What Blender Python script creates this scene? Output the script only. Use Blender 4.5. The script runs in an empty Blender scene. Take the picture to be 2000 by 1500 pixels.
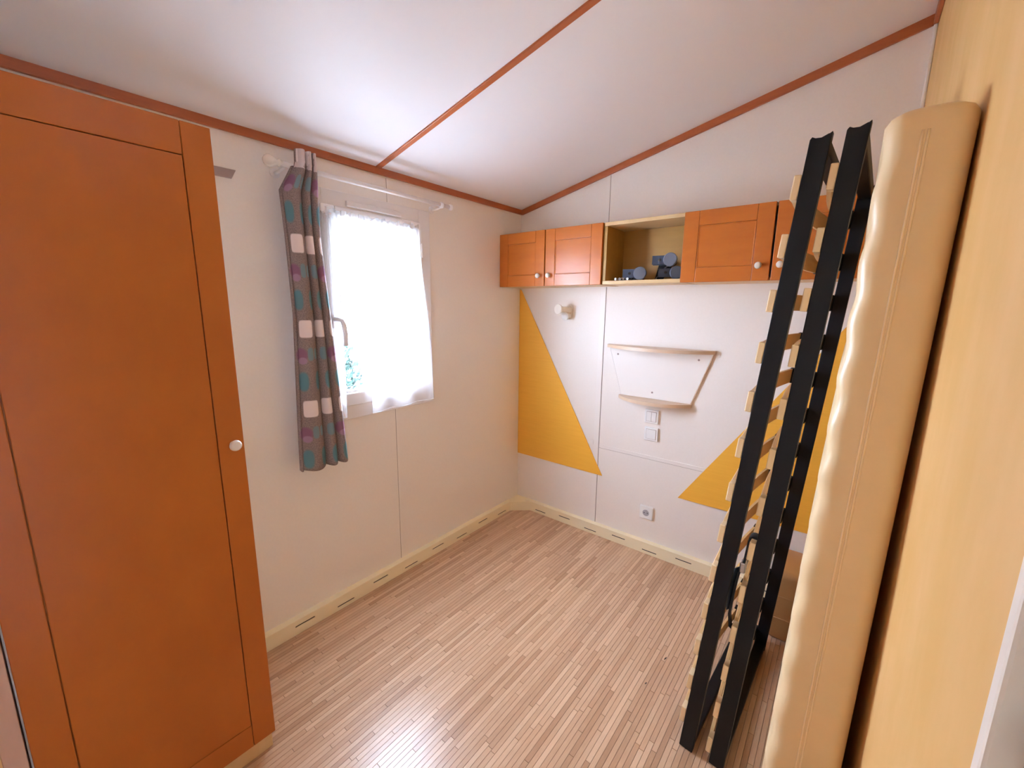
import bpy, bmesh, math, random
from mathutils import Vector, Matrix
random.seed(7)
S = bpy.context.scene
COL = S.collection

# ------------------------------------------------------------------ camera
F_PX, YAW, PIT, ROL = 825.83, -0.67065577, 0.1825851, 0.0106001
CAM = Vector((1.797, -2.344, 1.45))
fwd = Vector((math.sin(YAW)*math.cos(PIT), math.cos(YAW)*math.cos(PIT), -math.sin(PIT)))
rgt0 = Vector((math.cos(YAW), -math.sin(YAW), 0)); up0 = rgt0.cross(fwd)
rgt = rgt0*math.cos(ROL) + up0*math.sin(ROL)
upv = -rgt0*math.sin(ROL) + up0*math.cos(ROL)
cd = bpy.data.cameras.new('camera'); cam = bpy.data.objects.new('camera', cd); COL.objects.link(cam)
cd.sensor_width = 36.0; cd.sensor_fit = 'HORIZONTAL'; cd.lens = F_PX*36/2000; cd.clip_start = 0.01
m3 = Matrix((rgt, upv, -fwd)).transposed()
cam.matrix_world = Matrix.Translation(CAM) @ m3.to_4x4()
S.camera = cam

# ------------------------------------------------------------------ world, light, exposure
SKY = 62.0
w = bpy.data.worlds.new('sky'); S.world = w; w.use_nodes = True
bg = w.node_tree.nodes['Background']
bg.inputs[0].default_value = (0.75, 0.90, 1.16, 1); bg.inputs[1].default_value = SKY
pl = bpy.data.lights.new('window_portal', 'AREA'); pl.shape = 'RECTANGLE'; pl.size = 0.50; pl.size_y = 0.85
pl.cycles.is_portal = True
po = bpy.data.objects.new('window_portal', pl); COL.objects.link(po)
po.location = (-0.10, -1.127, 1.42); po.rotation_euler = (0, -math.pi/2, 0)
vs = S.view_settings
vs.view_transform = 'Standard'; vs.look = 'None'; vs.exposure = 0.30; vs.gamma = 1.0; vs.use_curve_mapping = False
S.cycles.use_denoising = True
S.cycles.max_bounces = 16; S.cycles.diffuse_bounces = 10; S.cycles.transparent_max_bounces = 12
S.cycles.caustics_reflective = False; S.cycles.caustics_refractive = False

# ------------------------------------------------------------------ materials
def srgb(r, g, b):
    f = lambda c: (c/255/12.92) if c/255 <= 0.04045 else ((c/255+0.055)/1.055)**2.4
    return (f(r), f(g), f(b), 1)

def new_mat(name):
    m = bpy.data.materials.new(name); m.use_nodes = True
    nt = m.node_tree; b = nt.nodes['Principled BSDF']
    return m, nt, b

def mat(name, col, rough=0.5, spec=0.5, metal=0.0, noise=None, bump=None, coat=0.0):
    """noise=(scale xyz, colour2, amount); bump=(scale, strength)"""
    m, nt, b = new_mat(name)
    b.inputs['Base Color'].default_value = (*col[:3], 1)
    b.inputs['Roughness'].default_value = rough
    b.inputs['Specular IOR Level'].default_value = spec
    b.inputs['Metallic'].default_value = metal
    if coat:
        b.inputs['Coat Weight'].default_value = coat; b.inputs['Coat Roughness'].default_value = 0.15
    if noise or bump:
        tc = nt.nodes.new('ShaderNodeTexCoord')
    if noise:
        sc, c2, amt = noise
        mp = nt.nodes.new('ShaderNodeMapping'); mp.inputs['Scale'].default_value = sc
        nt.links.new(tc.outputs['Object'], mp.inputs[0])
        n = nt.nodes.new('ShaderNodeTexNoise'); n.inputs['Scale'].default_value = 1.0
        n.inputs['Detail'].default_value = 6; n.inputs['Roughness'].default_value = 0.6
        nt.links.new(mp.outputs[0], n.inputs['Vector'])
        r = nt.nodes.new('ShaderNodeMapRange'); r.inputs[1].default_value = 0.35; r.inputs[2].default_value = 0.65
        r.inputs[4].default_value = amt
        nt.links.new(n.outputs[0], r.inputs[0])
        mx = nt.nodes.new('ShaderNodeMix'); mx.data_type = 'RGBA'
        mx.inputs[6].default_value = (*col[:3], 1); mx.inputs[7].default_value = (*c2[:3], 1)
        nt.links.new(r.outputs[0], mx.inputs[0]); nt.links.new(mx.outputs[2], b.inputs['Base Color'])
    if bump:
        n2 = nt.nodes.new('ShaderNodeTexNoise'); n2.inputs['Scale'].default_value = bump[0]; n2.inputs['Detail'].default_value = 3
        nt.links.new(tc.outputs['Object'], n2.inputs['Vector'])
        bp = nt.nodes.new('ShaderNodeBump'); bp.inputs['Strength'].default_value = bump[1]; bp.inputs['Distance'].default_value = 0.002
        nt.links.new(n2.outputs[0], bp.inputs['Height']); nt.links.new(bp.outputs[0], b.inputs['Normal'])
    return m

M = {}
M['wall'] = mat('cream wall board', (0.87, 0.825, 0.775), 0.45, 0.35, noise=((90, 90, 90), (0.84, 0.79, 0.735), 0.5), bump=(260, 0.12))
M['batten'] = mat('pale joint strip', (0.87, 0.83, 0.785), 0.4)
M['ceiling'] = mat('white ceiling board', (0.86, 0.86, 0.90), 0.5, 0.3, bump=(200, 0.05))
M['sponge'] = mat('orange sponged wall paper', (0.61, 0.355, 0.115), 0.6, 0.3, noise=((6, 6, 2.6), (0.68, 0.41, 0.17), 0.9))
M['trim'] = mat('red brown trim', (0.40, 0.105, 0.028), 0.4, noise=((6, 6, 60), (0.33, 0.08, 0.02), 0.7))
M['alder'] = mat('orange alder veneer', (0.45, 0.128, 0.017), 0.36, 0.3, noise=((14, 5, 3.0), (0.385, 0.103, 0.014), 0.8))
M['alder2'] = mat('orange alder cabinet veneer', (0.51, 0.142, 0.015), 0.30, 0.45, noise=((5, 14, 22), (0.46, 0.12, 0.012), 0.7))
M['birch'] = mat('pale birch board', (0.70, 0.49, 0.25), 0.4, noise=((4, 30, 30), (0.64, 0.43, 0.20), 0.7))
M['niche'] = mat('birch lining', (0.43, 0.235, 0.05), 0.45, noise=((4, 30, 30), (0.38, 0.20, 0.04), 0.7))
M['ochre'] = mat('ochre painted panel', (0.86, 0.45, 0.050), 0.45, noise=((5, 5, 90), (0.81, 0.41, 0.042), 0.7))
M['base'] = mat('cream skirting duct', (0.93, 0.85, 0.61), 0.4)
M['slot'] = mat('dark slot inside', (0.02, 0.015, 0.01), 0.9)
M['pvc'] = mat('white plastic', (0.82, 0.80, 0.80), 0.28)
M['whiteknob'] = mat('cream white knob', (0.80, 0.74, 0.66), 0.2)
M['switch'] = mat('white switch plastic', (0.86, 0.87, 0.86), 0.3)
M['seam'] = mat('grey brown joint line', (0.26, 0.21, 0.18), 0.8)  # grey brown colour of the thin lines along the wall board joints
M['dark'] = mat('dark gap', (0.03, 0.025, 0.02), 0.8)
M['blackmetal'] = mat('black painted steel', (0.006, 0.006, 0.008), 0.45, 0.25, bump=(400, 0.1))
M['slat'] = mat('birch slat', (0.74, 0.50, 0.24), 0.4, noise=((30, 5, 60), (0.68, 0.44, 0.19), 0.6))
M['slatcap'] = mat('pale rubber slat cap', (0.78, 0.60, 0.36), 0.45)
M['vinyl'] = mat('tan vinyl mattress cover', (0.80, 0.61, 0.35), 0.36, 0.5, noise=((6, 6, 14), (0.76, 0.57, 0.32), 0.6), bump=(45, 0.05))
M['brownvinyl'] = mat('brown vinyl', (0.42, 0.21, 0.075), 0.33, 0.5)
M['strap'] = mat('black webbing', (0.012, 0.013, 0.018), 0.6)
M['steel'] = mat('bright steel', (0.62, 0.62, 0.64), 0.3, metal=1.0)
M['greycap'] = mat('grey plastic cap', (0.145, 0.165, 0.215), 0.6, bump=(500, 0.2))
M['navy'] = mat('dark grey bracket', (0.05, 0.065, 0.10), 0.4)
M['shelf'] = mat('maple shelf board', (0.68, 0.51, 0.37), 0.35, noise=((4, 25, 25), (0.63, 0.46, 0.32), 0.6))
M['shelfback'] = mat('white shelf back', (0.87, 0.83, 0.785), 0.4)
M['greydoor'] = mat('grey door leaf', (0.50, 0.45, 0.355), 0.5)
M['plate'] = mat('grey lilac surface', (0.36, 0.27, 0.25), 0.5)
M['groove'] = mat('dark floor groove', (0.16, 0.09, 0.05), 0.8)
M['ground'] = mat('pale gravel', (0.46, 0.45, 0.42), 0.9, noise=((8, 8, 8), (0.36, 0.35, 0.32), 0.7))
M['leaf'] = mat('green leaf', (0.017, 0.034, 0.028), 0.7, 0.1)
M['bark'] = mat('bark', (0.12, 0.08, 0.05), 0.9)
M['piping'] = mat('vinyl piping', (0.88, 0.70, 0.45), 0.3)

# floor strip: tone comes from a per-piece attribute
m, nt, b = new_mat('bamboo floor strip'); M['floor'] = m
at = nt.nodes.new('ShaderNodeAttribute'); at.attribute_name = 'tone'
rp = nt.nodes.new('ShaderNodeValToRGB'); e = rp.color_ramp.elements
e[0].position = 0; e[0].color = (0.44, 0.265, 0.155, 1); e[1].position = 1; e[1].color = (0.68, 0.475, 0.315, 1)
k = rp.color_ramp.elements.new(0.5); k.color = (0.56, 0.36, 0.225, 1)
tc = nt.nodes.new('ShaderNodeTexCoord'); mp = nt.nodes.new('ShaderNodeMapping'); mp.inputs['Scale'].default_value = (420, 22, 1)
nz = nt.nodes.new('ShaderNodeTexNoise'); nz.inputs['Scale'].default_value = 1; nz.inputs['Detail'].default_value = 4
nt.links.new(tc.outputs['Object'], mp.inputs[0]); nt.links.new(mp.outputs[0], nz.inputs['Vector'])
mu = nt.nodes.new('ShaderNodeMath'); mu.operation = 'MULTIPLY_ADD'; mu.inputs[1].default_value = 0.7; mu.inputs[2].default_value = -0.35
ad = nt.nodes.new('ShaderNodeMath'); ad.operation = 'ADD'
nt.links.new(nz.outputs[0], mu.inputs[0]); nt.links.new(mu.outputs[0], ad.inputs[0]); nt.links.new(at.outputs['Fac'], ad.inputs[1])
nt.links.new(ad.outputs[0], rp.inputs[0]); nt.links.new(rp.outputs[0], b.inputs['Base Color'])
b.inputs['Roughness'].default_value = 0.28; b.inputs['Specular IOR Level'].default_value = 0.5

# glass pane and net curtain
def mix_mat(name, build):
    m = bpy.data.materials.new(name); m.use_nodes = True; nt = m.node_tree; nt.nodes.clear()
    out = nt.nodes.new('ShaderNodeOutputMaterial'); build(nt, out); return m
def glass_b(nt, out):
    t = nt.nodes.new('ShaderNodeBsdfTransparent'); g = nt.nodes.new('ShaderNodeBsdfGlossy'); g.inputs['Roughness'].default_value = 0.02
    mx = nt.nodes.new('ShaderNodeMixShader')
    mx.inputs[0].default_value = 0.04
    nt.links.new(t.outputs[0], mx.inputs[1]); nt.links.new(g.outputs[0], mx.inputs[2]); nt.links.new(mx.outputs[0], out.inputs[0])
M['glass'] = mix_mat('window glass', glass_b)
def voile_b(nt, out):
    t = nt.nodes.new('ShaderNodeBsdfTransparent'); t.inputs[0].default_value = (1, 1, 1, 1)
    tr = nt.nodes.new('ShaderNodeBsdfTranslucent'); tr.inputs[0].default_value = (0.9, 0.92, 0.95, 1)
    df = nt.nodes.new('ShaderNodeBsdfDiffuse'); df.inputs[0].default_value = (0.9, 0.92, 0.95, 1)
    m1 = nt.nodes.new('ShaderNodeMixShader'); m1.inputs[0].default_value = 0.3
    m2 = nt.nodes.new('ShaderNodeMixShader'); m2.inputs[0].default_value = 0.52
    nt.links.new(tr.outputs[0], m1.inputs[1]); nt.links.new(df.outputs[0], m1.inputs[2])
    nt.links.new(t.outputs[0], m2.inputs[1]); nt.links.new(m1.outputs[0], m2.inputs[2]); nt.links.new(m2.outputs[0], out.inputs[0])
M['voile'] = mix_mat('white voile', voile_b)

# patterned curtain cloth: pattern laid out on the cloth's own uv (metres)
def cloth():
    m, nt, b = new_mat('grey brown printed cloth')
    N = nt.nodes; Lk = nt.links
    uv = N.new('ShaderNodeUVMap'); sx = N.new('ShaderNodeSeparateXYZ'); Lk.new(uv.outputs[0], sx.inputs[0])
    def mth(op, a, c=None):
        n = N.new('ShaderNodeMath'); n.operation = op
        for i, v in enumerate((a, c)):
            if v is None: continue
            if isinstance(v, (int, float)): n.inputs[i].default_value = v
            else: Lk.new(v, n.inputs[i])
        return n.outputs[0]
    U, V = sx.outputs[0], sx.outputs[1]
    REP = 0.322
    def shape(pu, ou, ov, a, bb, ex):
        du = mth('SUBTRACT', mth('FLOORED_MODULO', mth('SUBTRACT', U, ou - pu/2), pu), pu/2)
        dv = mth('SUBTRACT', mth('FLOORED_MODULO', mth('SUBTRACT', V, ov - REP/2), REP), REP/2)
        s = mth('ADD', mth('POWER', mth('ABSOLUTE', mth('DIVIDE', du, a)), ex), mth('POWER', mth('ABSOLUTE', mth('DIVIDE', dv, bb)), ex))
        n = N.new('ShaderNodeMapRange'); n.inputs[1].default_value = 1.35; n.inputs[2].default_value = 0.65
        Lk.new(s, n.inputs[0]); return n.outputs[0]
    nz = N.new('ShaderNodeTexNoise'); nz.inputs['Scale'].default_value = 220; Lk.new(uv.outputs[0], nz.inputs['Vector'])
    rp = N.new('ShaderNodeValToRGB'); Lk.new(nz.outputs[0], rp.inputs[0])
    rp.color_ramp.elements[0].position = .3; rp.color_ramp.elements[0].color = (0.19, 0.145, 0.135, 1)
    rp.color_ramp.elements[1].position = .7; rp.color_ramp.elements[1].color = (0.32, 0.245, 0.225, 1)
    cur = rp.outputs[0]
    V0 = 1.352
    for (pu, ou, ov, a, bb, ex, c) in [
        (0.094, 0.062, V0, 0.027, 0.034, 6, (0.80, 0.70, 0.69, 1)),
        (0.188, 0.036, V0-0.103, 0.027, 0.028, 2, (0.25, 0.12, 0.18, 1)),
        (0.188, 0.043, V0-0.126, 0.017, 0.014, 2, (0.36, 0.22, 0.30, 1)),
        (0.188, 0.074, V0-0.100, 0.011, 0.026, 3, (0.19, 0.26, 0.28, 1)),
        (0.188, 0.102, V0-0.100, 0.011, 0.022, 3, (0.21, 0.30, 0.33, 1)),
        (0.188, 0.160, V0-0.100, 0.016, 0.026, 3, (0.18, 0.25, 0.27, 1)),
        (0.066, 0.042, V0-0.210, 0.019, 0.038, 2.6, (0.115, 0.225, 0.25, 1)),
    ]:
        mx = N.new('ShaderNodeMix'); mx.data_type = 'RGBA'
        Lk.new(shape(pu, ou, ov, a, bb, ex), mx.inputs[0]); Lk.new(cur, mx.inputs[6]); mx.inputs[7].default_value = c
        cur = mx.outputs[2]
    Lk.new(cur, b.inputs['Base Color']); b.inputs['Roughness'].default_value = 0.9; b.inputs['Specular IOR Level'].default_value = 0.1
    return m
M['cloth'] = cloth()

# ------------------------------------------------------------------ helpers
def wl(o):
    v = Vector((0, 0, 0))
    while o: v += o.location; o = o.parent
    return v
def link(name, me, material, parent=None, local=False):
    o = bpy.data.objects.new(name, me); COL.objects.link(o)
    if material is not None and not me.materials: me.materials.append(M[material] if isinstance(material, str) else material)
    if parent:
        o.parent = parent
        if not local: o.location = -wl(parent)
    return o
def tag(o, label, cat, group=None):
    o['label'] = label; o['category'] = cat
    if group: o['group'] = group
    return o
def structure(o): o['kind'] = 'structure'; return o
def empty(name, loc, label=None, cat=None, group=None, rot=None):
    o = bpy.data.objects.new(name, None); COL.objects.link(o); o.location = loc; o.empty_display_size = 0.05
    if rot: o.rotation_euler = rot
    if label: tag(o, label, cat, group)
    return o
def from_bm(name, bm, material, parent=None, local=False, smooth=False):
    bmesh.ops.recalc_face_normals(bm, faces=bm.faces[:])
    me = bpy.data.meshes.new(name); bm.to_mesh(me); bm.free()
    if smooth:
        me.polygons.foreach_set('use_smooth', [True]*len(me.polygons))
    return link(name, me, material, parent, local)
def box(name, lo, hi, material, parent=None, bev=0.0015, seg=2, local=False):
    bm = bmesh.new(); bmesh.ops.create_cube(bm, size=1.0)
    for v in bm.verts:
        for i in range(3): v.co[i] = lo[i] if v.co[i] < 0 else hi[i]
    if bev: bmesh.ops.bevel(bm, geom=bm.edges[:], offset=bev, segments=seg, affect='EDGES', profile=0.5)
    return from_bm(name, bm, material, parent, local)
def prism(name, poly, axis, a0, a1, material, parent=None, bev=0.0, local=False):
    """poly in the two other axes (cyclic order of remaining axes x<y<z)"""
    oth = [i for i in range(3) if i != axis]
    bm = bmesh.new(); rings = []
    for a in (a0, a1):
        r = []
        for p in poly:
            c = [0, 0, 0]; c[axis] = a; c[oth[0]] = p[0]; c[oth[1]] = p[1]; r.append(bm.verts.new(c))
        rings.append(r)
    bm.faces.new(rings[0]); bm.faces.new(rings[1][::-1]); n = len(poly)
    for i in range(n): bm.faces.new((rings[0][i], rings[1][i], rings[1][(i+1) % n], rings[0][(i+1) % n]))
    if bev: bmesh.ops.bevel(bm, geom=bm.edges[:], offset=bev, segments=2, affect='EDGES', profile=0.5)
    return from_bm(name, bm, material, parent, local)
def lathe(name, prof, origin, axis, material, parent=None, seg=24, local=False, scale2=1.0):
    """prof: (t along axis, radius)"""
    ax = Vector(axis).normalized(); t = Vector((0, 0, 1)) if abs(ax.z) < .9 else Vector((1, 0, 0))
    e1 = ax.cross(t).normalized(); e2 = ax.cross(e1).normalized(); o = Vector(origin)
    bm = bmesh.new(); rings = []
    for tt, r in prof:
        if r < 1e-6: rings.append([bm.verts.new(o+ax*tt)]); continue
        rings.append([bm.verts.new(o+ax*tt+e1*r*math.cos(2*math.pi*i/seg)+e2*r*scale2*math.sin(2*math.pi*i/seg)) for i in range(seg)])
    for A, B in zip(rings, rings[1:]):
        for i in range(seg):
            j = (i+1) % seg
            if len(A) == 1 and len(B) > 1: bm.faces.new((A[0], B[j], B[i]))
            elif len(B) == 1 and len(A) > 1: bm.faces.new((A[i], A[j], B[0]))
            elif len(A) > 1: bm.faces.new((A[i], A[j], B[j], B[i]))
    if len(rings[0]) > 1: bm.faces.new(rings[0][::-1])
    if len(rings[-1]) > 1: bm.faces.new(rings[-1])
    o = from_bm(name, bm, material, parent, local, smooth=True)
    md = o.modifiers.new('edges', 'EDGE_SPLIT'); md.split_angle = math.radians(40)
    return o
def ball(t0, r, n=8):
    return [(t0 - r*math.cos(math.pi*i/n), r*math.sin(math.pi*i/n)) for i in range(n+1)]
def tube(name, pts, r, material, parent=None, seg=10, local=False):
    pts = [Vector(p) for p in pts]; bm = bmesh.new(); rings = []
    for i, p in enumerate(pts):
        d = (pts[min(i+1, len(pts)-1)] - pts[max(i-1, 0)]).normalized()
        t = Vector((0, 1, 0)) if abs(d.y) < .9 else Vector((1, 0, 0))
        a = d.cross(t).normalized(); c = d.cross(a)
        rings.append([bm.verts.new(p+(a*math.cos(2*math.pi*k/seg)+c*math.sin(2*math.pi*k/seg))*r) for k in range(seg)])
    for A, B in zip(rings, rings[1:]):
        for i in range(seg): bm.faces.new((A[i], A[(i+1) % seg], B[(i+1) % seg], B[i]))
    bm.faces.new(rings[0][::-1]); bm.faces.new(rings[-1])
    return from_bm(name, bm, material, parent, local, smooth=True)
def ribbon(name, pts, widths, wdir, thick, material, parent=None):
    bm = bmesh.new(); rings = []; wd = Vector(wdir).normalized(); P = [Vector(p) for p in pts]
    for i, p in enumerate(P):
        d = (P[min(i+1, len(P)-1)] - P[max(i-1, 0)]).normalized(); n = d.cross(wd).normalized()
        w2 = widths[i]/2
        rings.append([bm.verts.new(p+wd*s*w2+n*t*thick/2) for s, t in ((-1, -1), (1, -1), (1, 1), (-1, 1))])
    for A, B in zip(rings, rings[1:]):
        for i in range(4): bm.faces.new((A[i], A[(i+1) % 4], B[(i+1) % 4], B[i]))
    bm.faces.new(rings[0][::-1]); bm.faces.new(rings[-1])
    return from_bm(name, bm, material, parent)
def holed(name, us, vs_, holes, axis, pos, depth, material, parent=None):
    """panel in the plane axis=pos made of a shared grid with some cells left out; depth = signed thickness"""
    oth = [i for i in range(3) if i != axis]; bm = bmesh.new(); V = {}
    def vert(i, j, s):
        if (i, j, s) not in V:
            c = [0, 0, 0]; c[oth[0]] = us[i]; c[oth[1]] = vs_[j]; c[axis] = pos + (depth if s else 0); V[(i, j, s)] = bm.verts.new(c)
        return V[(i, j, s)]
    def solid(i, j):
        if i < 0 or j < 0 or i >= len(us)-1 or j >= len(vs_)-1: return False
        cu, cv = (us[i]+us[i+1])/2, (vs_[j]+vs_[j+1])/2
        return not any(h[0] < cu < h[1] and h[2] < cv < h[3] for h in holes)
    for i in range(len(us)-1):
        for j in range(len(vs_)-1):
            if not solid(i, j): continue
            for s in (0, 1): bm.faces.new([vert(i, j, s), vert(i+1, j, s), vert(i+1, j+1, s), vert(i, j+1, s)])
            for di, dj, A, B in ((-1, 0, (i, j), (i, j+1)), (1, 0, (i+1, j), (i+1, j+1)), (0, -1, (i, j), (i+1, j)), (0, 1, (i, j+1), (i+1, j+1))):
                if not solid(i+di, j+dj): bm.faces.new([vert(*A, 0), vert(*B, 0), vert(*B, 1), vert(*A, 1)])
    return from_bm(name, bm, material, parent)

XR = 1.912          # right wall
YF = -2.46          # front wall
CS = 0.236          # roof slope
cz = lambda x: 2.066 + CS*x

# ------------------------------------------------------------------ room shell
fl = structure(box('floor', (-0.02, YF-0.02, -0.06), (XR+0.06, 0.02, -0.0016), 'groove', bev=0))
def strip_mesh(y0, y1, x0, x1, tone, bm=None, lay=None):
    own = bm is None
    if own: bm = bmesh.new(); lay = bm.verts.layers.float.new('tone')
    h = 0.0; lo = -0.0016; c = 0.0004
    top = [bm.verts.new(p) for p in ((x0+c, y0+c, h), (x1-c, y0+c, h), (x1-c, y1-c, h), (x0+c, y1-c, h))]
    bot = [bm.verts.new(p) for p in ((x0, y0, lo), (x1, y0, lo), (x1, y1, lo), (x0, y1, lo))]
    bm.faces.new(top)
    for i in range(4): bm.faces.new((bot[i], bot[(i+1) % 4], top[(i+1) % 4], top[i]))
    for v in top+bot: v[lay] = tone
    return bm
pieces = []
WS = 0.01722
for i in range(int(XR/WS)+1):
    x0 = i*WS; x1 = min(x0+WS, XR); y = YF + 0.001 - random.uniform(0, .3)
    while y < -0.001:
        L = random.uniform(0.16, 0.52); y1 = min(y+L, 0.0); ya = max(y, YF+.001)
        if y1 - ya > 0.004: pieces.append((ya, y1, x0, x1, min(1, max(0, random.gauss(.5, .27)))))
        y += L
def show(p):
    c = Vector(((p[2]+p[3])/2, (p[0]+p[1])/2, 0)); d = c - CAM
    z = d.dot(fwd); u = 1000+F_PX*d.dot(rgt)/max(z, .01); v = 750-F_PX*d.dot(upv)/max(z, .01)
    if z < .1 or not (500 < u < 1500 and v < 1600) or (c.x < .47 and c.y < -1.9): return 0
    return (p[1]-p[0])/z**2
pieces.sort(key=show, reverse=True)
g = 0.00035
for p in pieces[:300]:
    from_bm('floor_strip', strip_mesh(p[0]+g, p[1]-g, p[2]+g, p[3]-g, p[4]), 'floor', fl)
bm = bmesh.new(); lay = bm.verts.layers.float.new('tone')
for p in pieces[300:]: strip_mesh(p[0]+g, p[1]-g, p[2]+g, p[3]-g, p[4], bm, lay)
o = from_bm('floor_strips_beyond', bm, 'floor', fl); o['kind'] = 'stuff'
for (x, y, sx, sy) in ((1.355, -.730, .0035, .012), (1.336, -.898, .003, .007)):
    prism('chip_mark', [(x-sx, y-sy*.3), (x-sx*.2, y-sy), (x+sx, y+sy*.2), (x+sx*.3, y+sy)], 2, -0.0005, 0.0004, 'dark', fl)

# window wall (left)
WY0, WY1, WZ0, WZ1 = -1.400, -0.855, 0.975, 1.870
wa = structure(holed('wall_left', [YF, WY0, WY1, 0.0], [0.0, WZ0, WZ1, 2.066], [(WY0, WY1, WZ0, WZ1)], 0, 0.0, -0.07, 'wall'))
box('joint_strip', (0, -1.049, .068), (.0014, -1.037, .921), 'batten', wa, bev=.0005)
box('joint_strip', (0, -1.049, 1.926), (.0014, -1.037, 2.035), 'batten', wa, bev=.0005)
for z0, z1 in ((.068, .921), (1.926, 2.035)):
    box('joint_gap', (0, -1.0508, z0), (.0006, -1.049, z1), 'seam', wa, bev=0)
# back wall
wb = structure(prism('wall_back', [(-0.07, 0), (XR+.06, 0), (XR+.06, cz(XR+.06)), (-0.07, cz(-.07))], 1, 0.0, 0.06, 'wall'))
box('joint_strip', (.606, -.003, .070), (.640, 0, 1.565), 'batten', wb, bev=.001)
box('joint_gap', (.640, -.0008, .070), (.643, 0, 1.565), 'seam', wb, bev=0)
box('joint_strip', (.612, -.002, 1.89), (.634, 0, cz(.61)-.03), 'batten', wb, bev=.0008)
box('joint_gap', (.634, -.0006, 1.89), (.6365, 0, cz(.61)-.03), 'seam', wb, bev=0)
box('joint_strip', (.645, -.004, .578), (1.275, 0, .600), 'batten', wb, bev=.0012)
box('joint_gap', (.645, -.0008, .576), (1.272, 0, .578), 'seam', wb, bev=0)
box('joint_strip', (.560, -.003, .590), (.603, 0, .620), 'batten', wb, bev=.001)
# right wall
wr = structure(prism('wall_right', [(-1.925, 0), (0, 0), (0, cz(XR)), (-1.925, cz(XR))], 0, XR, XR+.05, 'sponge'))
box('corner_strip', (XR-.012, -.012, .02), (XR, 0, cz(XR)-.03), 'batten', wr, bev=.004)
# front wall
wf = structure(prism('wall_front', [(-0.07, 0), (XR+.05, 0), (XR+.05, cz(XR+.05)), (-0.07, cz(-.07))], 1, YF-.05, YF, 'wall'))
box('filler_strip', (.40, -2.438, 0), (.474, -2.404, 1.88), mat('pink beige filler board', (.60, .40, .30), .5), wf, bev=.001)
box('edge_strip', (.40, -2.448, 0), (.478, -2.438, 1.9), 'birch', wf, bev=.001)
# ceiling
ce = structure(prism('ceiling', [(-.07, cz(-.07)), (XR+.06, cz(XR+.06)), (XR+.06, cz(XR+.06)+.05), (-.07, cz(-.07)+.05)], 1, YF-.05, .06, 'ceiling'))
# trims
T = .036
structure(box('trim_1', (0, YF, 2.040), (.014, 0, 2.076), 'trim', bev=.003))
structure(prism('trim_2', [(0.014, cz(.014)-.032), (XR, cz(XR)-.036), (XR, cz(XR)+.004), (.014, cz(.014)+.004)], 1, -.014, 0, 'trim', bev=.002))
structure(prism('trim_3', [(0.014, cz(.014)-.007), (XR-.01, cz(XR-.01)-.007), (XR-.01, cz(XR-.01)+.002), (.014, cz(.014)+.002)], 1, -1.113, -1.088, 'trim', bev=.002))
structure(box('trim_4', (XR-.014, -1.925, cz(XR)-.040), (XR, -.014, cz(XR)), 'trim', bev=.003))

# door in the right wall beside the camera
d1 = structure(box('door_1', (XR+.012, YF+.01, 0), (XR+.045, -1.942, 2.0), 'greydoor', bev=.002))
box('door_casing', (XR-.006, -1.942, 0), (XR+.05, -1.925, 2.04), mat('warm white casing', (.80, .72, .62), .4), d1, bev=.003)
box('wall_above_door', (XR, YF, 2.0), (XR+.05, -1.942, cz(XR)), 'sponge', d1, bev=0)
prism('latch_mark', [(-1.963, 1.150), (-1.952, 1.146), (-1.949, 1.165), (-1.954, 1.180), (-1.960, 1.172)], 0, XR+.010, XR+.0125, 'bark', d1)

# skirting ducts
BH, BT = .070, .034
def duct(name, along, start, end, slots):
    e0 = empty(name, (0, 0, 0)); structure(e0)
    us = sorted({start, end, *[s[0]-.044 for s in slots], *[s[0]+.044 for s in slots]})
    zs = sorted({0.0, BH-.004, *[z+d for z in (.020, .040) for d in (-.0036, .0036)]})
    holes = [(s[0]-.044, s[0]+.044, s[1]-.0036, s[1]+.0036) for s in slots]
    if along == 'y':
        holed('front_board', us, zs, holes, 0, BT, -.004, 'base', e0)
        box('back_void', (.001, start, .001), (BT-.006, end, BH-.006), 'slot', e0, bev=0)
        box('top_board', (0, start, BH-.006), (BT+.001, end, BH), 'base', e0, bev=.0015)
    else:
        holed('front_board', us, zs, holes, 1, -BT, .004, 'base', e0)
        box('back_void', (start, -BT+.006, .001), (end, -.001, BH-.006), 'slot', e0, bev=0)
        box('top_board', (start, -BT-.001, BH-.006), (end, 0, BH), 'base', e0, bev=.0015)
    return e0
bl = duct('baseboard_left', 'y', -1.905, -.10, [(-1.601+.1975*i, .040 if i % 2 == 0 else .020) for i in range(8)])
duct('baseboard_back', 'x', .10, XR, [(.231+.1965*i, .020 if i % 2 == 0 else .040) for i in range(8)])
prism('corner_block', [(0, 0), (0, -.14), (.030, -.14), (.042, -.118), (.132, -.040), (.150, -.030), (.150, 0)], 2, 0, BH-.003, 'base', bl, bev=.0015)

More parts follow.
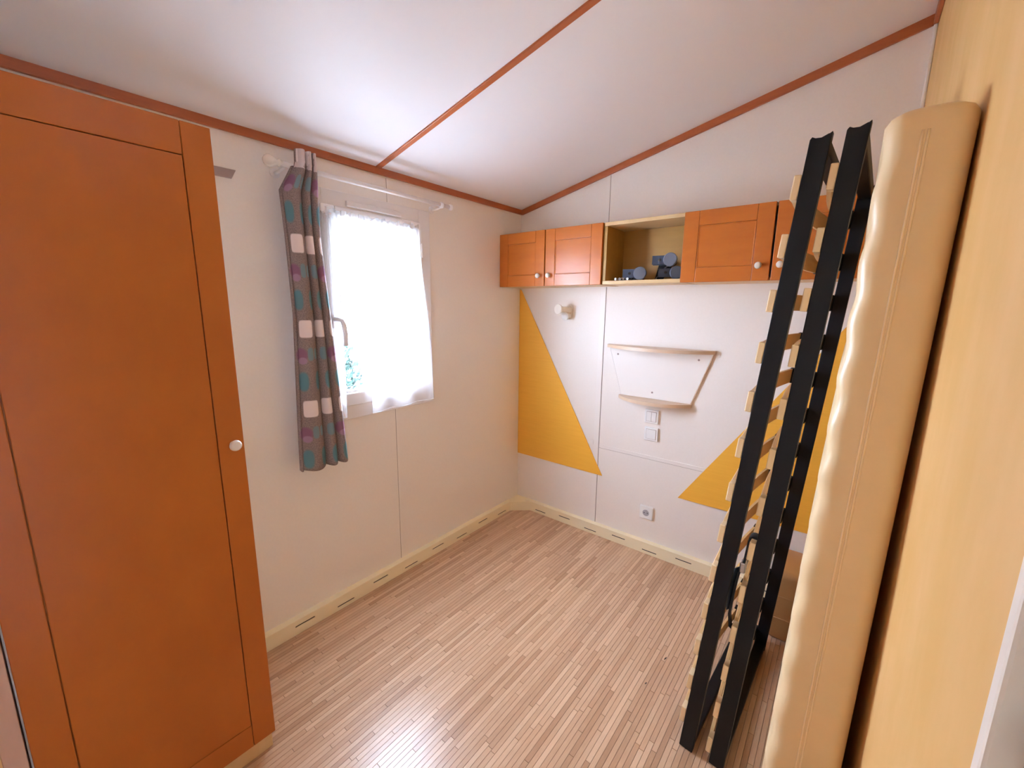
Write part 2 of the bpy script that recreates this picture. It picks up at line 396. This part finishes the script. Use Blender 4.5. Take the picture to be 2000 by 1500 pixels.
# ------------------------------------------------------------------ window
win = structure(empty('window_1', (0, -1.127, .92)))
def ring4(nm, y0, y1, z0, z1, wd, x0, x1, material, par, bev=.003):
    box(nm, (x0, y0, z0), (x1, y0+wd, z1), material, par, bev)
    box(nm, (x0, y1-wd, z0), (x1, y1, z1), material, par, bev)
    box(nm, (x0, y0+wd, z0), (x1, y1-wd, z0+wd), material, par, bev)
    box(nm, (x0, y0+wd, z1-wd), (x1, y1-wd, z1), material, par, bev)
ring4('casing', -1.455, -.800, .920, 1.926, .072, 0.0005, .012, 'pvc', win)
ring4('sash_frame', -1.392, -.863, .983, 1.862, .062, -.045, .022, 'pvc', win, .005)
box('glass_pane', (-.024, -1.332, 1.043), (-.018, -.923, 1.802), 'glass', win, bev=0)
ring4('glazing_bead', -1.330, -.925, 1.045, 1.800, .010, -.017, .014, 'pvc', win, .002)
box('trickle_vent', (.012, -1.275, 1.868), (.026, -.985, 1.892), 'pvc', win, bev=.004)
box('hinge', (.012, -.866, 1.69), (.024, -.852, 1.76), 'pvc', win, bev=.003)
box('hinge', (.012, -.866, 1.04), (.024, -.852, 1.11), 'pvc', win, bev=.003)
hd = box('handle_base', (.022, -1.376, 1.345), (.032, -1.350, 1.405), 'pvc', win, bev=.004)
tube('handle_lever', [(.03, -1.363, 1.385), (.055, -1.363, 1.385), (.066, -1.352, 1.380), (.068, -1.345, 1.36), (.068, -1.340, 1.32), (.066, -1.340, 1.27)], .0105, 'pvc', hd)

# net curtain
def grid_mesh(name, nu, nv, fn, material, parent=None, uvfn=None, smooth=True):
    vs2 = [fn(i/nu, j/nv) for j in range(nv+1) for i in range(nu+1)]
    fs = [(j*(nu+1)+i, j*(nu+1)+i+1, (j+1)*(nu+1)+i+1, (j+1)*(nu+1)+i) for j in range(nv) for i in range(nu)]
    me = bpy.data.meshes.new(name); me.from_pydata(vs2, [], fs)
    if uvfn:
        ul = me.uv_layers.new(name='UVMap')
        for poly in me.polygons:
            for li in poly.loop_indices:
                vi = me.loops[li].vertex_index; ul.data[li].uv = uvfn((vi % (nu+1))/nu, (vi//(nu+1))/nv)
    if smooth: me.polygons.foreach_set('use_smooth', [True]*len(me.polygons))
    me.update(); return link(name, me, material, parent)
nc = empty('net_curtain', (.05, -1.1, .94), 'sheer white net curtain hanging over the window glass', 'net curtain')
def sm(a, b, t): t = max(0, min(1, (t-a)/(b-a))); return t*t*(3-2*t)
def voile_fn(u, v, left=False):
    if left: yl, yr = -1.410, -1.345
    else: yl, yr = -1.355 + .118*sm(.0, .5, v) + .022*sm(.5, 1, v), -.905 + .070*sm(0, .75, v)
    y = yl + (yr-yl)*u
    amp = .004 + .006*v
    x = (.036 if left else .048) + amp*math.sin(u*(7 if left else 15) + 1.5*math.sin(3*v)) + .004*math.sin(u*90)*(1-v)**3
    zb = (.930 if left else .938) + .010*u
    z = 1.822 + (zb-1.822)*v + .006*math.sin(u*60)*(1-v)
    return (x, y, z)
grid_mesh('voile_panel', 120, 40, voile_fn, 'voile', nc)
grid_mesh('voile_panel', 50, 40, lambda u, v: voile_fn(u, v, True), 'voile', nc)
for lf in (False, True):
    tube('hem', [voile_fn(i/60, 1.0, lf) for i in range(61)], .0022, 'voile', nc, seg=6)
    tube('side_hem', [voile_fn(1.0, i/40, lf) for i in range(41)], .0020, 'voile', nc, seg=6)
def head_fn(u, v):
    y = -1.385 + .485*u
    return (.043 + .007*math.sin(u*110), y, 1.842 - .035*v + .004*math.sin(u*75+2) - .006*math.sin(u*3.1))
grid_mesh('gathered_heading', 160, 4, head_fn, 'voile', nc)
tube('net_rod', [(.040, -1.39, 1.822), (.040, -.90, 1.820)], .003, 'pvc', nc)

# curtain rod
RX, RZ = .080, 1.957
cr = empty('curtain_rod', (RX, -1.6, RZ), 'thin white curtain rod with ball ends above the window', 'curtain rod')
tube('pole', [(RX, -1.600, RZ+.001), (RX, -.722, RZ-.003)], .0095, 'pvc', cr, seg=16)
lathe('finial', [(-.052, .0095), (-.044, .014), (-.036, .010)] + ball(-.010, .0215)[2:], (RX, -1.615, RZ+.001), (0, -1, 0), 'whiteknob', cr)
lathe('finial', ball(0, .0155), (RX, -.713, RZ-.003), (0, 1, 0), 'pvc', cr)
lathe('collar', ball(0, .0155), (RX, -.777, RZ-.003), (0, 1, 0), 'pvc', cr)
for y in (-1.555, -.777):
    tube('bracket', [(RX, y, RZ-.012), (.04, y, RZ-.018), (.002, y, RZ-.018)], .006, 'pvc', cr)
    lathe('bracket_plate', [(0, .018), (.004, .018), (.006, .014)], (0.0005, y, RZ-.018), (1, 0, 0), 'pvc', cr)

# patterned curtain
cu = empty('curtain', (.1, -1.48, .76), 'narrow grey brown curtain printed with white squares, teal ovals and purple dots', 'curtain')
edges = [0.0, .06, .52, .77, 1.0]
def lerp_tab(tab, z):
    for (z0, a), (z1, b2) in zip(tab, tab[1:]):
        if z <= z0 and z >= z1: return a + (b2-a)*(z0-z)/(z0-z1)
    return tab[0][1] if z > tab[0][0] else tab[-1][1]
LT = [(2.02, -1.525), (1.96, -1.530), (1.86, -1.585), (1.70, -1.578), (1.40, -1.572), (1.0, -1.585), (.76, -1.592)]
RT = [(2.02, -1.438), (1.96, -1.438), (1.70, -1.440), (1.40, -1.420), (1.1, -1.403), (.76, -1.386)]
def cur_fn(u, v):
    z = 2.016 + (.772-2.016)*v
    yl, yr = lerp_tab(LT, z), lerp_tab(RT, z)
    k = max(i for i in range(4) if u >= edges[i]-1e-9); t = (u-edges[k])/(edges[k+1]-edges[k])
    dep = (.022, .034, .028, .026)[k]*(.75+.35*v)
    x = .096 + dep*math.sin(math.pi*t)**.8*(0.4 if k == 0 else 1) + .004*math.sin(5*v+k)
    head = sm(.06, 0, v) if v < .06 else 0
    x -= .004*head
    y = yl + (yr-yl)*u
    if k == 0:
        x -= .006*(1-t)
    if v == 1.0 or v > .985: z += -.006*math.sin(math.pi*t)*sm(.95, 1, v)
    if k == 0 and v < .10:
        z = min(z, 1.935 - v*.2 ) if v < .04 else z
    return (x, y, z)
sarc = [0.0]
for i in range(96):
    a, b2 = Vector(cur_fn(i/96, .6)), Vector(cur_fn((i+1)/96, .6)); sarc.append(sarc[-1]+(b2-a).length)
co = grid_mesh('cloth_panel', 96, 80, cur_fn, 'cloth', cu, uvfn=lambda u, v: (sarc[round(u*96)], 2.016+(.772-2.016)*v))
sd = co.modifiers.new('thick', 'SOLIDIFY'); sd.thickness = .0016; sd.offset = 0
for i in range(3):
    u0, u1 = edges[1+i]+.015, edges[2+i]-.015
    grid_mesh('heading_tape', 6, 3, lambda u, v, a=u0, b3=u1: tuple(Vector(cur_fn(a+(b3-a)*u, v*.055)) + Vector((.0018, 0, 0))), mat('pale heading cloth', (.62, .52, .51), .9, .1), cu)

# small thin grey patch on the window wall
tag(prism('wall_patch', [(-1.80, 1.886), (-1.706, 1.886), (-1.690, 1.917), (-1.80, 1.917)], 0, 0.0, .006, 'plate', bev=.001), 'small flat grey patch on the window wall beside the wardrobe top', 'plate')

# ------------------------------------------------------------------ panelled doors
def panel_door(par, plane, pos, a0, a1, z0, z1, wst, wrl, th, material, knob, recess=.006, double=False):
    """plane 'x': door faces +x at x=pos, runs along y; plane 'y': faces -y at y=pos, runs along x"""
    def bx(nm, p0, p1, q0, q1, d0, d1, pr, bev=.0018, mt=material):
        if plane == 'x': return box(nm, (pos-d1, p0, q0), (pos-d0, p1, q1), mt, pr, bev)
        return box(nm, (p0, pos+d0, q0), (p1, pos+d1, q1), mt, pr, bev)
    d = bx('door', a0+.001, a1-.001, z0+.001, z1-.001, recess+.003, th, par)
    g = .0007
    bx('stile', a0, a0+wst-g, z0, z1, 0, th-.002, d)
    bx('stile', a1-wst+g, a1, z0, z1, 0, th-.002, d)
    bx('rail', a0+wst, a1-wst, z0, z0+wrl-g, .0003, th-.002, d)
    bx('rail', a0+wst, a1-wst, z1-wrl+g, z1, .0003, th-.002, d)
    if double:
        bx('panel', a0+wst+.0012, a1-wst-.0012, z0+wrl+.0012, z1-wrl-.0012, .0004, recess+.004, d, bev=.0016)
    else:
        bx('panel', a0+wst+.004, a1-wst-.004, z0+wrl+.004, z1-wrl-.004, recess-.002, recess+.005, d, bev=.001)
        for (p0, p1, q0, q1) in ((a0+wst, a0+wst+.005, z0+wrl, z1-wrl), (a1-wst-.005, a1-wst, z0+wrl, z1-wrl), (a0+wst, a1-wst, z0+wrl, z0+wrl+.005), (a0+wst, a1-wst, z1-wrl-.005, z1-wrl)):
            bx('bead', p0, p1, q0, q1, recess-.004, recess+.004, d, bev=.0015)
    ka, kz, kr = knob
    prof = [(0, kr*.55), (kr*.7, kr*.5), (kr*1.0, kr*.8), (kr*1.25, kr), (kr*1.6, kr*.92), (kr*1.85, kr*.6), (kr*1.93, 0)]
    if plane == 'x': lathe('knob', prof, (pos, ka, kz), (1, 0, 0), 'whiteknob', d)
    else: lathe('knob', prof, (ka, pos, kz), (0, -1, 0), 'whiteknob', d)
    return d

# ------------------------------------------------------------------ wardrobe
WX = .478
wd = empty('wardrobe', (.24, -2.16, 0), 'tall orange brown wooden wardrobe with one door and a round cream knob', 'wardrobe')
box('side_panel', (.002, -1.926, .066), (WX-.020, -1.908, 1.884), 'batten', wd)
box('side_panel', (.002, -2.402, .066), (WX-.020, -2.384, 1.884), 'batten', wd)
box('top_panel', (.002, -2.384, 1.866), (WX-.020, -1.926, 1.884), 'batten', wd)
box('back_panel', (.002, -2.384, .06), (.008, -1.926, 1.866), 'birch', wd, bev=0)
box('bottom_panel', (.008, -2.384, .066), (WX-.020, -1.926, .082), 'birch', wd)
box('plinth', (.040, -2.398, 0), (WX-.022, -1.916, .0655), 'birch', wd)
panel_door(wd, 'x', WX, -2.398, -1.912, .070, 1.880, .0640, .078, .018, 'alder', (-1.940, 1.060, .0155), double=True)

# ------------------------------------------------------------------ wall cabinets
CY = -.222; Z0, Z1 = 1.568, 1.886
def cabinet(name, x0, x1, label):
    c = empty(name, ((x0+x1)/2, -.11, Z0), label, 'cabinet')
    for xa in (x0, x1-.015): box('side_panel', (xa, CY+.019, Z0), (xa+.015, -.001, Z1), 'niche', c)
    box('top_panel', (x0+.015, CY+.019, Z1-.015), (x1-.015, -.001, Z1), 'birch', c)
    box('bottom_panel', (x0+.015, CY+.019, Z0-.001), (x1-.015, -.001, Z0+.014), 'birch', c)
    return c
c1 = cabinet('wall_cabinet', .004, .718, 'orange wooden wall cabinet with two panelled doors in the corner beside the window wall')
panel_door(c1, 'y', CY, .004, .345, Z0, Z1, .066, .066, .018, 'alder2', (.309, 1.627, .0145))
panel_door(c1, 'y', CY, .351, .712, Z0, Z1, .066, .066, .018, 'alder2', (.382, 1.627, .0145))
c3 = cabinet('wall_cabinet', 1.146, 1.876, 'orange wooden wall cabinet with two panelled doors partly hidden behind the bed bases')
panel_door(c3, 'y', CY, 1.130, 1.496, Z0, Z1, .066, .066, .018, 'alder2', (1.455, 1.631, .0145))
panel_door(c3, 'y', CY, 1.504, 1.874, Z0, Z1, .066, .066, .018, 'alder2', (1.535, 1.631, .0145))
c2 = empty('open_shelf_unit', (.92, -.11, Z0), 'open pale wooden wall shelf box between the two orange cabinets', 'shelf unit')
box('top_panel', (.720, CY+.008, Z1-.018), (1.128, -.001, Z1), 'birch', c2)
box('bottom_panel', (.720, CY+.008, Z0+.001), (1.128, -.001, Z0+.019), 'birch', c2)
box('side_panel', (.720, CY+.010, Z0+.020), (.736, -.001, Z1-.019), 'niche', c2)
box('side_panel', (1.129, CY+.020, Z0+.001), (1.144, -.001, Z1-.001), 'niche', c2)
box('back_panel', (.737, -.006, Z0+.020), (1.128, -.001, Z1-.019), 'niche', c2, bev=0)

# bed legs and bolts in the open box
NZ = Z0+.019
def bed_leg(tip, d, label, bracket_side=-1, r=.0325):
    tip = Vector(tip); d = Vector(d).normalized()      # d points from cap into the box
    e0 = empty('bed_support', (tip.x, tip.y, NZ), label, 'bed support', 'loose bed supports lying in the open shelf box')
    lathe('foot_cap', [(0, r*.90), (.003, r), (.020, r), (.023, r*.9)], tip, d, 'greycap', e0, seg=28)
    lathe('tube', [(0, .020), (.085, .020)], tip+d*.0235, d, 'blackmetal', e0, seg=16)
    s = Vector((0, 0, 1)).cross(d).normalized()*bracket_side
    c = tip + d*.030 + s*.052
    up = d.cross(s).normalized()
    bm = bmesh.new(); bmesh.ops.create_cube(bm, size=1)
    for v in bm.verts: v.co = c + s*v.co.x*.062 + d*v.co.y*.030 + up*v.co.z*.036
    bmesh.ops.bevel(bm, geom=bm.edges[:], offset=.003, segments=2, affect='EDGES')
    br = from_bm('bracket', bm, 'navy', e0)
    lathe('bolt_hole', [(0, .007), (.002, .007), (.0025, .004)], c - d*.0165, -d, 'dark', br, seg=14)
    return e0
VD = Vector((-.30, .95, .02))
bed_leg((.922, -.205, NZ+.034), VD, 'dark bed support with grey round foot cap lying alone at the left', 1)
bed_leg((1.070, -.205, NZ+.094), Vector((-.18, .95, -.05)), 'dark bed support with grey round foot cap on top of the pile', 1)
bed_leg((1.081, -.125, NZ+.037), Vector((-.45, .90, .0)), 'dark bed support with grey round foot cap below the top one', 1)
e0 = empty('metal_bracket', (.98, -.06, NZ), 'black angled metal bracket standing behind the grey foot caps', 'bracket')
prism('plate', [(.945, NZ), (.985, NZ), (1.035, NZ+.075), (1.000, NZ+.098), (.965, NZ+.085)], 1, -.060, -.054, 'blackmetal', e0, bev=.001)
tube('rod', [(.955, -.066, NZ+.010), (.985, -.066, NZ+.055), (1.02, -.066, NZ+.08)], .003, 'steel', e0)
e0 = empty('metal_bracket', (.83, -.10, NZ), 'flat black metal bracket lying beside the bolts', 'bracket')
prism('plate', [(.760, NZ+.002), (.905, NZ+.002), (.890, NZ+.052), (.868, NZ+.058)], 1, -.100, -.090, 'blackmetal', e0, bev=.001)
tube('edge_wire', [(.765, -.104, NZ+.012), (.86, -.104, NZ+.056), (.890, -.104, NZ+.056)], .0025, 'pvc', e0)
tube('rod', [(.835, -.106, NZ+.012), (.866, -.106, NZ+.045)], .003, 'steel', e0)
for i, (x, y, dx) in enumerate(((.790, -.205, .3), (.812, -.200, -.2), (.835, -.206, .5), (.856, -.203, 0))):
    e0 = empty('bolt', (x, y, NZ), ('leftmost', 'second', 'third', 'rightmost')[i]+' small steel bolt at the front left of the open shelf box', 'bolt', 'loose bolts in the shelf box')
    dd = Vector((dx, .9, 0)).normalized()
    lathe('head', [(0, .0075), (.006, .0075), (.007, .006)], Vector((x, y, NZ+.0085)), dd, 'steel', e0, seg=6)
    lathe('shank', [(0, .004), (.035, .004)], Vector((x, y, NZ+.0085))+dd*.007, dd, 'steel', e0, seg=10)

# ------------------------------------------------------------------ ochre panels on the back wall
tag(prism('wall_panel', [(.002, .398), (.676, .398), (.012, 1.560), (.002, 1.560)], 1, -.007, -.0005, 'ochre', bev=.0015), 'ochre triangular wall panel in the corner beside the window wall', 'panel')
tag(prism('wall_panel', [(1.146, .394), (XR-.014, .394), (XR-.014, 1.558), (1.900, 1.558)], 1, -.007, -.0045, 'ochre', bev=.001), 'ochre triangular wall panel behind the upright bed bases', 'panel')

# ------------------------------------------------------------------ wall shelf
ws = empty('wall_shelf', (.97, 0, .92), 'small two-tier wall shelf with curved maple boards on a white back', 'shelf')
prism('back_board', [(.775, .940), (1.170, .940), (1.262, 1.215), (.690, 1.215)], 1, -.011, -.0005, 'shelfback', ws, bev=.0008)
prism('edge_band', [(1.1705, .940), (1.1745, .940), (1.2665, 1.215), (1.2625, 1.215)], 1, -.0115, -.0005, 'shelf', ws)
prism('edge_band', [(.7705, .940), (.7745, .940), (.6895, 1.215), (.6855, 1.215)], 1, -.0115, -.0005, 'shelfback', ws)
def arc_board(nm, x0, x1, dep, z0, z1):
    n = 28; pts = [(x0, -.0005), (x1, -.0005)]
    for i in range(n+1):
        t = 1-i/n; pts.append((x0+(x1-x0)*t, -.022-(dep-.022)*(1-abs(2*t-1)**2.2)))
    prism(nm, pts, 2, z0, z1, 'shelf', ws, bev=.001)
arc_board('shelf_board', .676, 1.272, .135, 1.216, 1.234)
arc_board('shelf_board', .764, 1.178, .120, .921, .939)
for x, z in ((.742, 1.178), (1.194, 1.181), (.960, .976)):
    lathe('screw_cap', [(0, .0055), (.0012, .0055), (.0018, .003)], (x, -.011, z), (0, -1, 0), 'plate', ws, seg=14)

# ------------------------------------------------------------------ switches and socket
def plate(name, x, z, label, cat):
    e0 = empty(name, (x, 0, z-.04), label, cat)
    box('plate', (x-.040, -.013, z-.040), (x+.040, -.0005, z+.040), 'switch', e0, bev=.004, seg=3)
    return e0
e0 = plate('light_switch', .967, .836, 'white double light switch directly under the curved wall shelf', 'switch')
box('rocker_gap', (.938, -.0136, .807), (.996, -.0128, .865), 'plate', e0, bev=0)
box('rocker', (.9395, -.0165, .8085), (.9663, -.0130, .8635), 'switch', e0, bev=.0012)
box('rocker', (.9677, -.0165, .8085), (.9945, -.0130, .8635), 'switch', e0, bev=.0012)
e0 = plate('light_switch', .971, .733, 'white single light switch below the double one', 'switch')
box('rocker_gap', (.942, -.0136, .704), (1.000, -.0128, .762), 'plate', e0, bev=0)
box('rocker', (.9435, -.0165, .7055), (.9985, -.0130, .7605), 'switch', e0, bev=.0015)
e0 = empty('power_socket', (.975, 0, .208), 'white square power socket low on the back wall', 'socket')
sp = box('plate', (.936, -.014, .208), (1.016, -.0005, .288), 'switch', e0, bev=.004, seg=3)
lathe('rim', [(0, .0215), (.0016, .0215), (.002, .020)], (.975, -.0135, .248), (0, -1, 0), 'switch', e0, seg=32)
lathe('well', [(0, .0195), (.0004, .0195)], (.975, -.0152, .248), (0, -1, 0), mat('grey socket well', (.42, .42, .46), .5), e0, seg=32)
lathe('earth_pin', [(0, .0025), (.010, .0025), (.012, .001)], (.975, -.0155, .2585), (0, -1, 0), 'steel', e0, seg=12)
for dx in (-.0095, .0095): lathe('pin_hole', [(0, .0028), (.0003, .0028)], (.975+dx, -.0156, .248), (0, -1, 0), 'dark', e0, seg=12)

# ------------------------------------------------------------------ coat hook
HX, HZ = .395, 1.430
e0 = empty('coat_hook', (HX, 0, HZ-.05), 'white double coat hook on the wall under the left cabinet', 'hook')
prism('base_plate', [(HX+.022*math.cos(a), HZ-.012+.046*math.sin(a)) for a in [2*math.pi*i/24 for i in range(24)]], 1, -.009, -.0005, 'whiteknob', e0, bev=.002)
lathe('upper_peg', [(0, .020), (.02, .018), (.055, .0175), (.075, .021), (.090, .030), (.096, .0325), (.101, .0305), (.102, 0)], (HX, -.006, HZ), Vector((-.22, -1, .03)), 'whiteknob', e0)
lathe('lower_peg', [(0, .016), (.012, .015), (.026, .019), (.038, .0245), (.046, .025), (.052, .018), (.054, 0)], (HX, -.006, HZ-.036), Vector((-.05, -1, -.10)), 'switch', e0)

# ------------------------------------------------------------------ slatted bed bases
def bed_base(loc, rot, label, zs, Lr=1.846, W=.660, T=.042):
    e0 = empty('slatted_bed', loc, label, 'bed base', 'upright slatted bed bases', rot)
    c = .010
    prof = [(0, 0), (T, 0), (T, Lr+.010), (T*.86, Lr+.003), (T*.55, Lr-.004), (T*.25, Lr-.004), (T*.10, Lr+.002), (0, Lr-.004)]
    for y0 in (0.0, W-.022):
        prism('side_rail', prof, 1, y0, y0+.022, 'blackmetal', e0, bev=.0018, local=True)
    for z0 in (.004, Lr-.034):
        box('end_rail', (.002, .0225, z0), (T-.002, W-.0225, z0+.030), 'blackmetal', e0, bev=.003, local=True)
    sl = None
    mesh_s = mesh_c = mesh_h = None
    n = 12; tk = .010; hw = .0265
    bm = bmesh.new(); rings = []
    for i in range(n+1):
        t = i/n; y = .004+(W-.008)*t; bow = -.020*math.sin(math.pi*t)
        x1 = -.005+bow; x0 = x1-tk
        rings.append([bm.verts.new(p) for p in ((x0+.002, y, -hw), (x1, y, -hw), (x1, y, hw), (x0+.002, y, hw), (x0, y, hw-.003), (x0, y, -hw+.003))])
    for A, B in zip(rings, rings[1:]):
        for i in range(6): bm.faces.new((A[i], A[(i+1) % 6], B[(i+1) % 6], B[i]))
    bm.faces.new(rings[0][::-1]); bm.faces.new(rings[-1])
    for k, z in enumerate(zs):
        if sl is None:
            sl = from_bm('slat', bm, 'slat', e0, local=True); o = sl; mesh_s = sl.data
        else:
            o = link('slat', mesh_s, None, e0, local=True)
        o.location = (0, 0, z)
        for near in (0, 1):
            if mesh_c is None or near == 1 and mesh_h is None:
                ya, yb = (.0005, .034) if near == 0 else (W-.034, W-.0005)
                cc = box('slat_cap', (-.0165, ya, -hw-.002), (-.0005, yb, hw+.002), 'slatcap' if near == 0 else 'blackmetal', o, bev=.0025, local=True)
                if near == 0: mesh_c = cc.data
                else: mesh_h = cc.data
            else:
                link('slat_cap', mesh_c if near == 0 else mesh_h, None, o, local=True)
    return e0
th1, th2 = math.atan(.0845), math.atan(.0705)
zs1 = [(.119 + .1345*i)*1.0036 for i in range(13)]
zs2 = [(.062 + .1405*i)*1.0025 for i in range(13)]
bed_base((1.513, -1.060, .0045), (0, th1, math.radians(-3.2)), 'upright slatted bed base with black steel frame, nearest the window', zs1, Lr=1.846)
bed_base((1.606, -1.060, .0045), (0, th2, math.radians(-2.3)), 'upright slatted bed base with black steel frame, nearest the mattress', zs2, Lr=1.852)

# strap tying the bases
st = empty('strap', (1.63, -1.03, .60), 'black webbing strap with buckle hanging between the two upright bed bases', 'strap')
yq = -1.02
ribbon('band', [(1.657, yq, .795), (1.648, yq, .800), (1.640, yq, .785), (1.637, yq, .750), (1.634, yq, .715), (1.626, yq, .690), (1.619, yq, .640), (1.614, yq, .580), (1.611, yq, .530), (1.616, yq, .490), (1.632, yq, .480)], [.02]*11, (0, 1, 0), .006, 'strap', st)
box('buckle', (1.624, yq-.014, .680), (1.640, yq+.014, .712), 'steel', st, bev=.003)
lathe('loop', [(-.015, .013), (-.012, .0145), (.012, .0145), (.015, .013)], (1.653, yq, .792), (0, 1, 0), 'strap', st, seg=18)
ribbon('tail', [(1.620, yq-.004, .690), (1.611, yq-.004, .640), (1.607, yq-.004, .590), (1.609, yq-.004, .545)], [.026]*4, (.5, 1, 0), .002, 'navy', st)

# ------------------------------------------------------------------ mattress leaning on the right wall
mt = empty('mattress', (1.81, -1.02, 0), 'tan vinyl covered mattress standing upright against the orange wall', 'mattress')
MH, MW, MT = 1.762, .75, .118
YN = -1.400
def mat_lr(z): return 1.7455 + .0316*z, 1.8805 + .0166*z
def mat_center(z): return sum(mat_lr(z))/2
def mat_section(z, inset):
    pts = []; hx = (mat_lr(z)[1]-mat_lr(z)[0])/2-inset; hy = MW/2-inset; r = min(.026, hx*.6, hy*.6); n = 6
    for cxs, cys, a0 in ((1, 1, 0), (-1, 1, 90), (-1, -1, 180), (1, -1, 270)):
        for i in range(n+1):
            a = math.radians(a0+90*i/n)
            pts.append((cxs*(hx-r)+r*math.cos(a), cys*(hy-r)+r*math.sin(a)))
    return pts
bm = bmesh.new(); rings = []
stations = [(0.0, .030), (.003, .016), (.010, .006), (.022, .0)] + [(.022+(MH-.044)*i/150, 0) for i in range(1, 150)] + [(MH-.022, 0), (MH-.010, .006), (MH-.003, .016), (MH, .030)]
for z, ins in stations:
    ring = []
    for px, py in mat_section(z, ins):
        x = mat_center(z)+px; y = YN+MW/2+py
        if px < 0:   # puckers along the long edges of the broad face
            edge = math.exp(-((abs(py)-MW/2)/.06)**2)
            wv = .5+.5*math.sin(2*math.pi*z/.105 + 1.3*math.sin(z*5))
            x += .0055*wv*edge*min(1, -px/(MT/2)*1.2)*(1 if ins == 0 else 0)
        ring.append(bm.verts.new((x, y, z)))
    rings.append(ring)
n = len(rings[0])
for A, B in zip(rings, rings[1:]):
    for i in range(n): bm.faces.new((A[i], A[(i+1) % n], B[(i+1) % n], B[i]))
bm.faces.new(rings[0][::-1]); bm.faces.new(rings[-1])
from_bm('cover', bm, 'vinyl', mt, smooth=True)
for off in (-.0075, -.0010):
    tube('piping', [(mat_center(z)+off, YN-.0002, z) for z in [.03+(MH-.07)*i/40 for i in range(41)]], 0.0019, 'piping', mt, seg=8)

# brown padded block on the floor in the far right corner
pb = empty('padded_block', (1.76, -.19, 0), 'low brown padded block on the floor behind the upright mattress', 'cushion')
bm = bmesh.new(); bmesh.ops.create_cube(bm, size=1)
bmesh.ops.bevel(bm, geom=bm.edges[:], offset=.09, segments=4, affect='EDGES', profile=.5)
for v in bm.verts: v.co = (1.770+v.co.x*.215, -.195+v.co.y*.25, .165+v.co.z*.33)
from_bm('cover', bm, 'brownvinyl', pb, smooth=True)
for z in (.110, .215):
    tube('seam', [(1.675, -.3202, z), (1.72, -.3205, z), (1.80, -.3205, z), (1.85, -.3202, z)], .002, 'brownvinyl', pb)

# ------------------------------------------------------------------ outside the window
structure(box('ground', (-14, -10, -.62), (-.3, 14, -.60), 'ground', bev=0))
sh = empty('shrub', (-2.5, -.30, -.6), 'green leafy shrub outside the window behind the curtain', 'shrub')
tube('stem', [(-2.5, -.3, -.6), (-2.48, -.28, 0), (-2.5, -.30, .6)], .03, 'bark', sh)
bm = bmesh.new()
for i in range(3000):
    while True:
        p = Vector((random.uniform(-1, 1), random.uniform(-1, 1), random.uniform(-1, 1)))
        if p.length < 1: break
    c = Vector((-2.5+p.x*.45, -.25+p.y*.52, .50+p.z*.80))
    a = Vector((random.gauss(0, 1), random.gauss(0, 1), random.gauss(0, 1))).normalized(); t = a.orthogonal().normalized(); b2 = a.cross(t)
    L, Wd = random.uniform(.035, .06), random.uniform(.016, .026)
    bm.faces.new([bm.verts.new(c+t*L*.9), bm.verts.new(c+b2*Wd), bm.verts.new(c-t*L*.9), bm.verts.new(c-b2*Wd)])
fo = from_bm('foliage', bm, 'leaf', sh); fo['kind'] = 'stuff'
